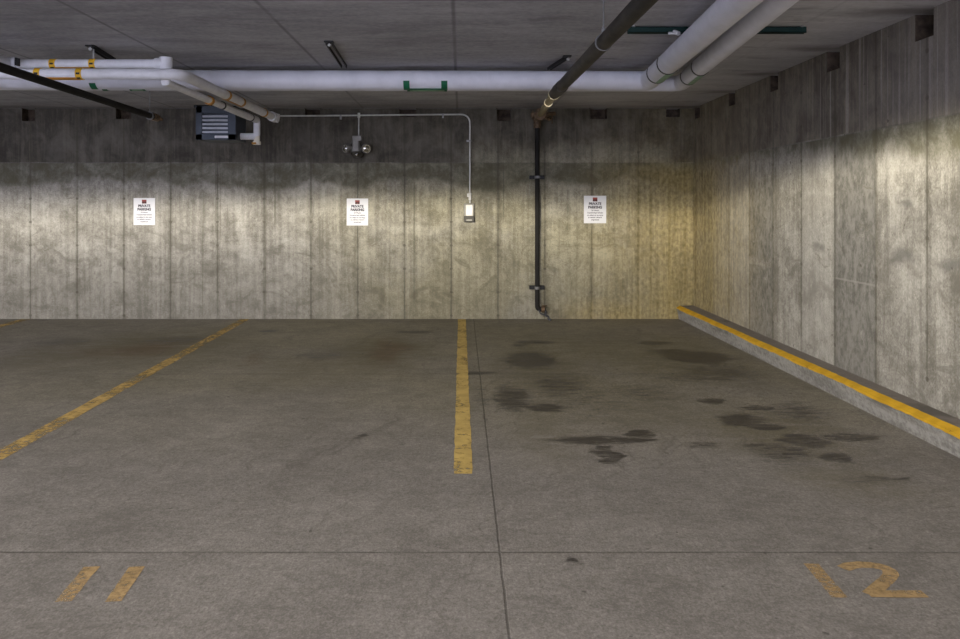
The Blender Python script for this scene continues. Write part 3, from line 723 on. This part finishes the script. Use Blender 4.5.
bm = bmesh.new(); box(bm, (bx(359)-.016, D-.03, bz(118)), (bx(359)+.016, D-.001, bz(113)), .003); link('tee', bm, M['conduit'], bc)

ob = empty('outlet_box', (bx(469), D, bz(222)), 'small grey electrical box with white cover at the end of the long conduit', 'electrical box')
bm = bmesh.new(); box(bm, (bx(464), D-.055, bz(219)), (bx(474.3), D-.001, bz(203.5)), .006); link('back_box', bm, M['boxgrey'], ob)
bm = bmesh.new(); box(bm, (bx(465.8), D-.095, bz(216)), (bx(473), D-.05, bz(204.8)), .012); link('cover', bm, M['cover'], ob)
bm = bmesh.new(); box(bm, (bx(463.8), D-.10, bz(221.5)), (bx(474), D-.001, bz(216)), .006); box(bm, (bx(465.5), D-.105, bz(218.8)), (bx(472.3), D-.09, bz(217.9)), .001); link('lower_cover', bm, M['darkbox'], ob)
bm = bmesh.new(); box(bm, (bx(466.3), D-.103, bz(220.8)), (bx(472), D-.096, bz(219.2)), .001); link('latch', bm, M['boxgrey'], ob)

em = empty('emergency_light', (bx(357.5), D, bz(158)), 'grey emergency light with two round lamp heads high on the back wall', 'emergency light')
bm = bmesh.new(); box(bm, (bx(353), D-.07, bz(141.5)), (bx(362.3), D-.001, bz(136)), .008); link('junction_box', bm, M['fixture'], em)
bm = bmesh.new()
prof = [(bz(141.5), .055), (bz(146), .050), (bz(150), .058), (bz(153.5), .075)]
rws = [[bm.verts.new(p) for p in ((bx(357)-w, D-.001, z), (bx(357)-w, D-.09, z), (bx(357)-w*.6, D-.12, z), (bx(357)+w*.6, D-.12, z), (bx(357)+w, D-.09, z), (bx(357)+w, D-.001, z))] for z, w in prof]
for a, b in zip(rws, rws[1:]):
    for j in range(6): bm.faces.new((a[j], a[(j+1) % 6], b[(j+1) % 6], b[j]))
bm.faces.new(rws[0]); bm.faces.new(rws[-1]); link('housing', bm, M['fixture'], em)
def head(px, py, dirx, r):
    c = Vector((bx(px), D-.09, bz(py))); d = Vector((dirx, -.75, -.12)).normalized()
    bm = bmesh.new(); tube(bm, [c-d*.06, c-d*.045, c-d*.01, c+d*.04], [.022, r*.8, r, r], 20); tube(bm, [(bx(357), D-.07, bz(py)), c-d*.03], .016, 10); h = link('lamp_head', bm, M['fixture'], em, True)
    bm = bmesh.new(); tube(bm, [c+d*.037, c+d*.042], r*.88, 20); link('reflector', bm, M['chrome'], h, True)
    bm = bmesh.new(); tube(bm, [c+d*.043, c+d*.052], [r*.7, r*.4], 16); link('bulb', bm, M['chrome'], h, True)
head(366.5, 149, .35, .058); head(348.5, 149, -.62, .054)
bm = bmesh.new(); tube(bm, [(bx(358), D-.09, bz(153)), (bx(358), D-.095, bz(155)), (bx(358), D-.10, bz(158.2))], [.078, .082, .045], 20); link('base_cup', bm, M['darkbox'], em, True)
bm = bmesh.new(); bmesh.ops.create_uvsphere(bm, u_segments=14, v_segments=8, radius=.02, matrix=Matrix.Translation((bx(358.6), D-.168, bz(155.2)))); link('indicator_lens', bm, M['chrome'], em, True)

# ------------------------------------------------------------------ signs
def text_mesh(name, s, size, x, z, y, mat, parent, width=None, ext=.0006, heavy=0.):
    cu = bpy.data.curves.new('txt', 'FONT'); cu.body = s; cu.size = size; cu.align_x = 'CENTER'; cu.extrude = ext; cu.offset = heavy
    to = bpy.data.objects.new('txt', cu); C.objects.link(to)
    dg = bpy.context.evaluated_depsgraph_get(); me = bpy.data.meshes.new_from_object(to.evaluated_get(dg))
    bpy.data.objects.remove(to)
    xs = [v.co.x for v in me.vertices]; k = width/(max(xs)-min(xs)) if width else 1.
    mid = (max(xs)+min(xs))/2
    for v in me.vertices: v.co = Vector((x+(v.co.x-mid)*k, y-v.co.z, z+v.co.y))
    me.materials.clear(); me.materials.append(mat)
    o = bpy.data.objects.new(name, me); C.objects.link(o); o.parent = parent; o.matrix_parent_inverse = Matrix.Translation(-parent.location)
def sign(cx, cy, w, h, label, tilt=0.):
    x, z = bx(cx), bz(cy); W, Hh = w/SB, h/SB
    r = empty('parking_sign', (x, D, z), label, 'sign', 'private parking signs on the back wall')
    y = D-.008
    bm = bmesh.new(); box(bm, (x-W/2, y, z-Hh/2), (x+W/2, D-.001, z+Hh/2), .002); link('panel', bm, M['signw'], r)
    k = Hh/.355; top = z+Hh/2
    # emblem: red square with a darker pair of peaks in its lower half
    bm = bmesh.new(); box(bm, (x-.030*k, y-.002, top-.072*k), (x+.030*k, y, top-.022*k)); e = link('emblem', bm, M['red'], r)
    bm = bmesh.new()
    for s in (-1, 1): box(bm, (x+s*.016*k-.012*k, y-.003, top-.074*k), (x+s*.016*k+.012*k, y-.001, top-.045*k))
    box(bm, (x-.028*k, y-.003, top-.058*k), (x+.028*k, y-.001, top-.049*k)); link('emblem_mark', bm, M['maroon'], e)
    text_mesh('heading_lettering', 'PRIVATE', .046*k, x, top-.119*k, y-.0005, M['ink'], r, .160*k, heavy=.0022)
    text_mesh('heading_lettering', 'PARKING', .046*k, x, top-.164*k, y-.0005, M['ink'], r, .178*k, heavy=.0024)
    for s, wd, zz in (('24 Hours', .095, .197), ('Unauthorized vehicles', .200, .228), ('are subject to tow-away', .205, .259), ('at vehicle owner\'s', .180, .288), ('expense', .100, .318)):
        text_mesh('small_lettering', s, .026*k, x, top-zz*k, y-.0005, M['ink'], r, wd*k, heavy=.0005)
sign(144.5, 211.5, 21.5, 27, 'white private parking sign on the left of the back wall, below the heater')
sign(357.5, 212, 21.5, 27, 'white private parking sign below the two headed emergency light')
sign(595, 209.5, 22.3, 27.5, 'white private parking sign to the right of the black riser')

# ------------------------------------------------------------------ light
def ies(name, pairs):
    va = [p[0] for p in pairs]; cd_ = [p[1] for p in pairs]
    t = bpy.data.texts.new(name)
    t.write('IESNA:LM-63-2002\n[TEST] luminaire\n[MANUFAC] none\nTILT=NONE\n1 1000 1 %d 1 1 2 0 0 0\n1 1 100\n' % len(va))
    t.write(' '.join('%g' % a for a in va)+'\n0\n'+' '.join('%g' % c for c in cd_)+'\n')
    return t
def lamp(name, loc, power, col, text, r=.10):
    l = bpy.data.lights.new(name, 'POINT'); l.energy = power; l.color = col; l.shadow_soft_size = r
    l.use_nodes = True; nt = l.node_tree; em_ = nt.nodes.get('Emission')
    i = nt.nodes.new('ShaderNodeTexIES'); i.mode = 'INTERNAL'; i.ies = text
    i.inputs['Strength'].default_value = 1.0
    nt.links.new(i.outputs['Fac'], em_.inputs['Strength'])
    o = bpy.data.objects.new(name, l); C.objects.link(o); o.location = loc; return o
bat = ies('garage_luminaire', [(0, 90), (20, 100), (35, 130), (50, 210), (60, 330), (68, 480), (73, 620), (76, 760), (78.6, 1000), (80.4, 1450), (81.6, 1750), (82.4, 1600), (83.2, 750), (84, 220), (85, 50), (86.5, 0), (90, 0), (120, 0), (180, 0)])
NEU = (1., .95, .86)
lamp('garage_lamp', (-6.6, 1.5, 2.66), 11.0, NEU, bat)
lamp('garage_lamp', (-1.3, 1.5, 2.60), 25.0, (1., .92, .74), bat)
lamp('garage_lamp', (-12.4, 1.5, 2.66), 9.0, NEU, bat)
W = bpy.data.worlds.new('cool_fill'); S.world = W; W.use_nodes = True  # cool ambient fill added to brighten, entering by the open rear and left
W.node_tree.nodes['Background'].inputs['Color'].default_value = (.83, .85, 1.06, 1)
W.node_tree.nodes['Background'].inputs['Strength'].default_value = 5.2
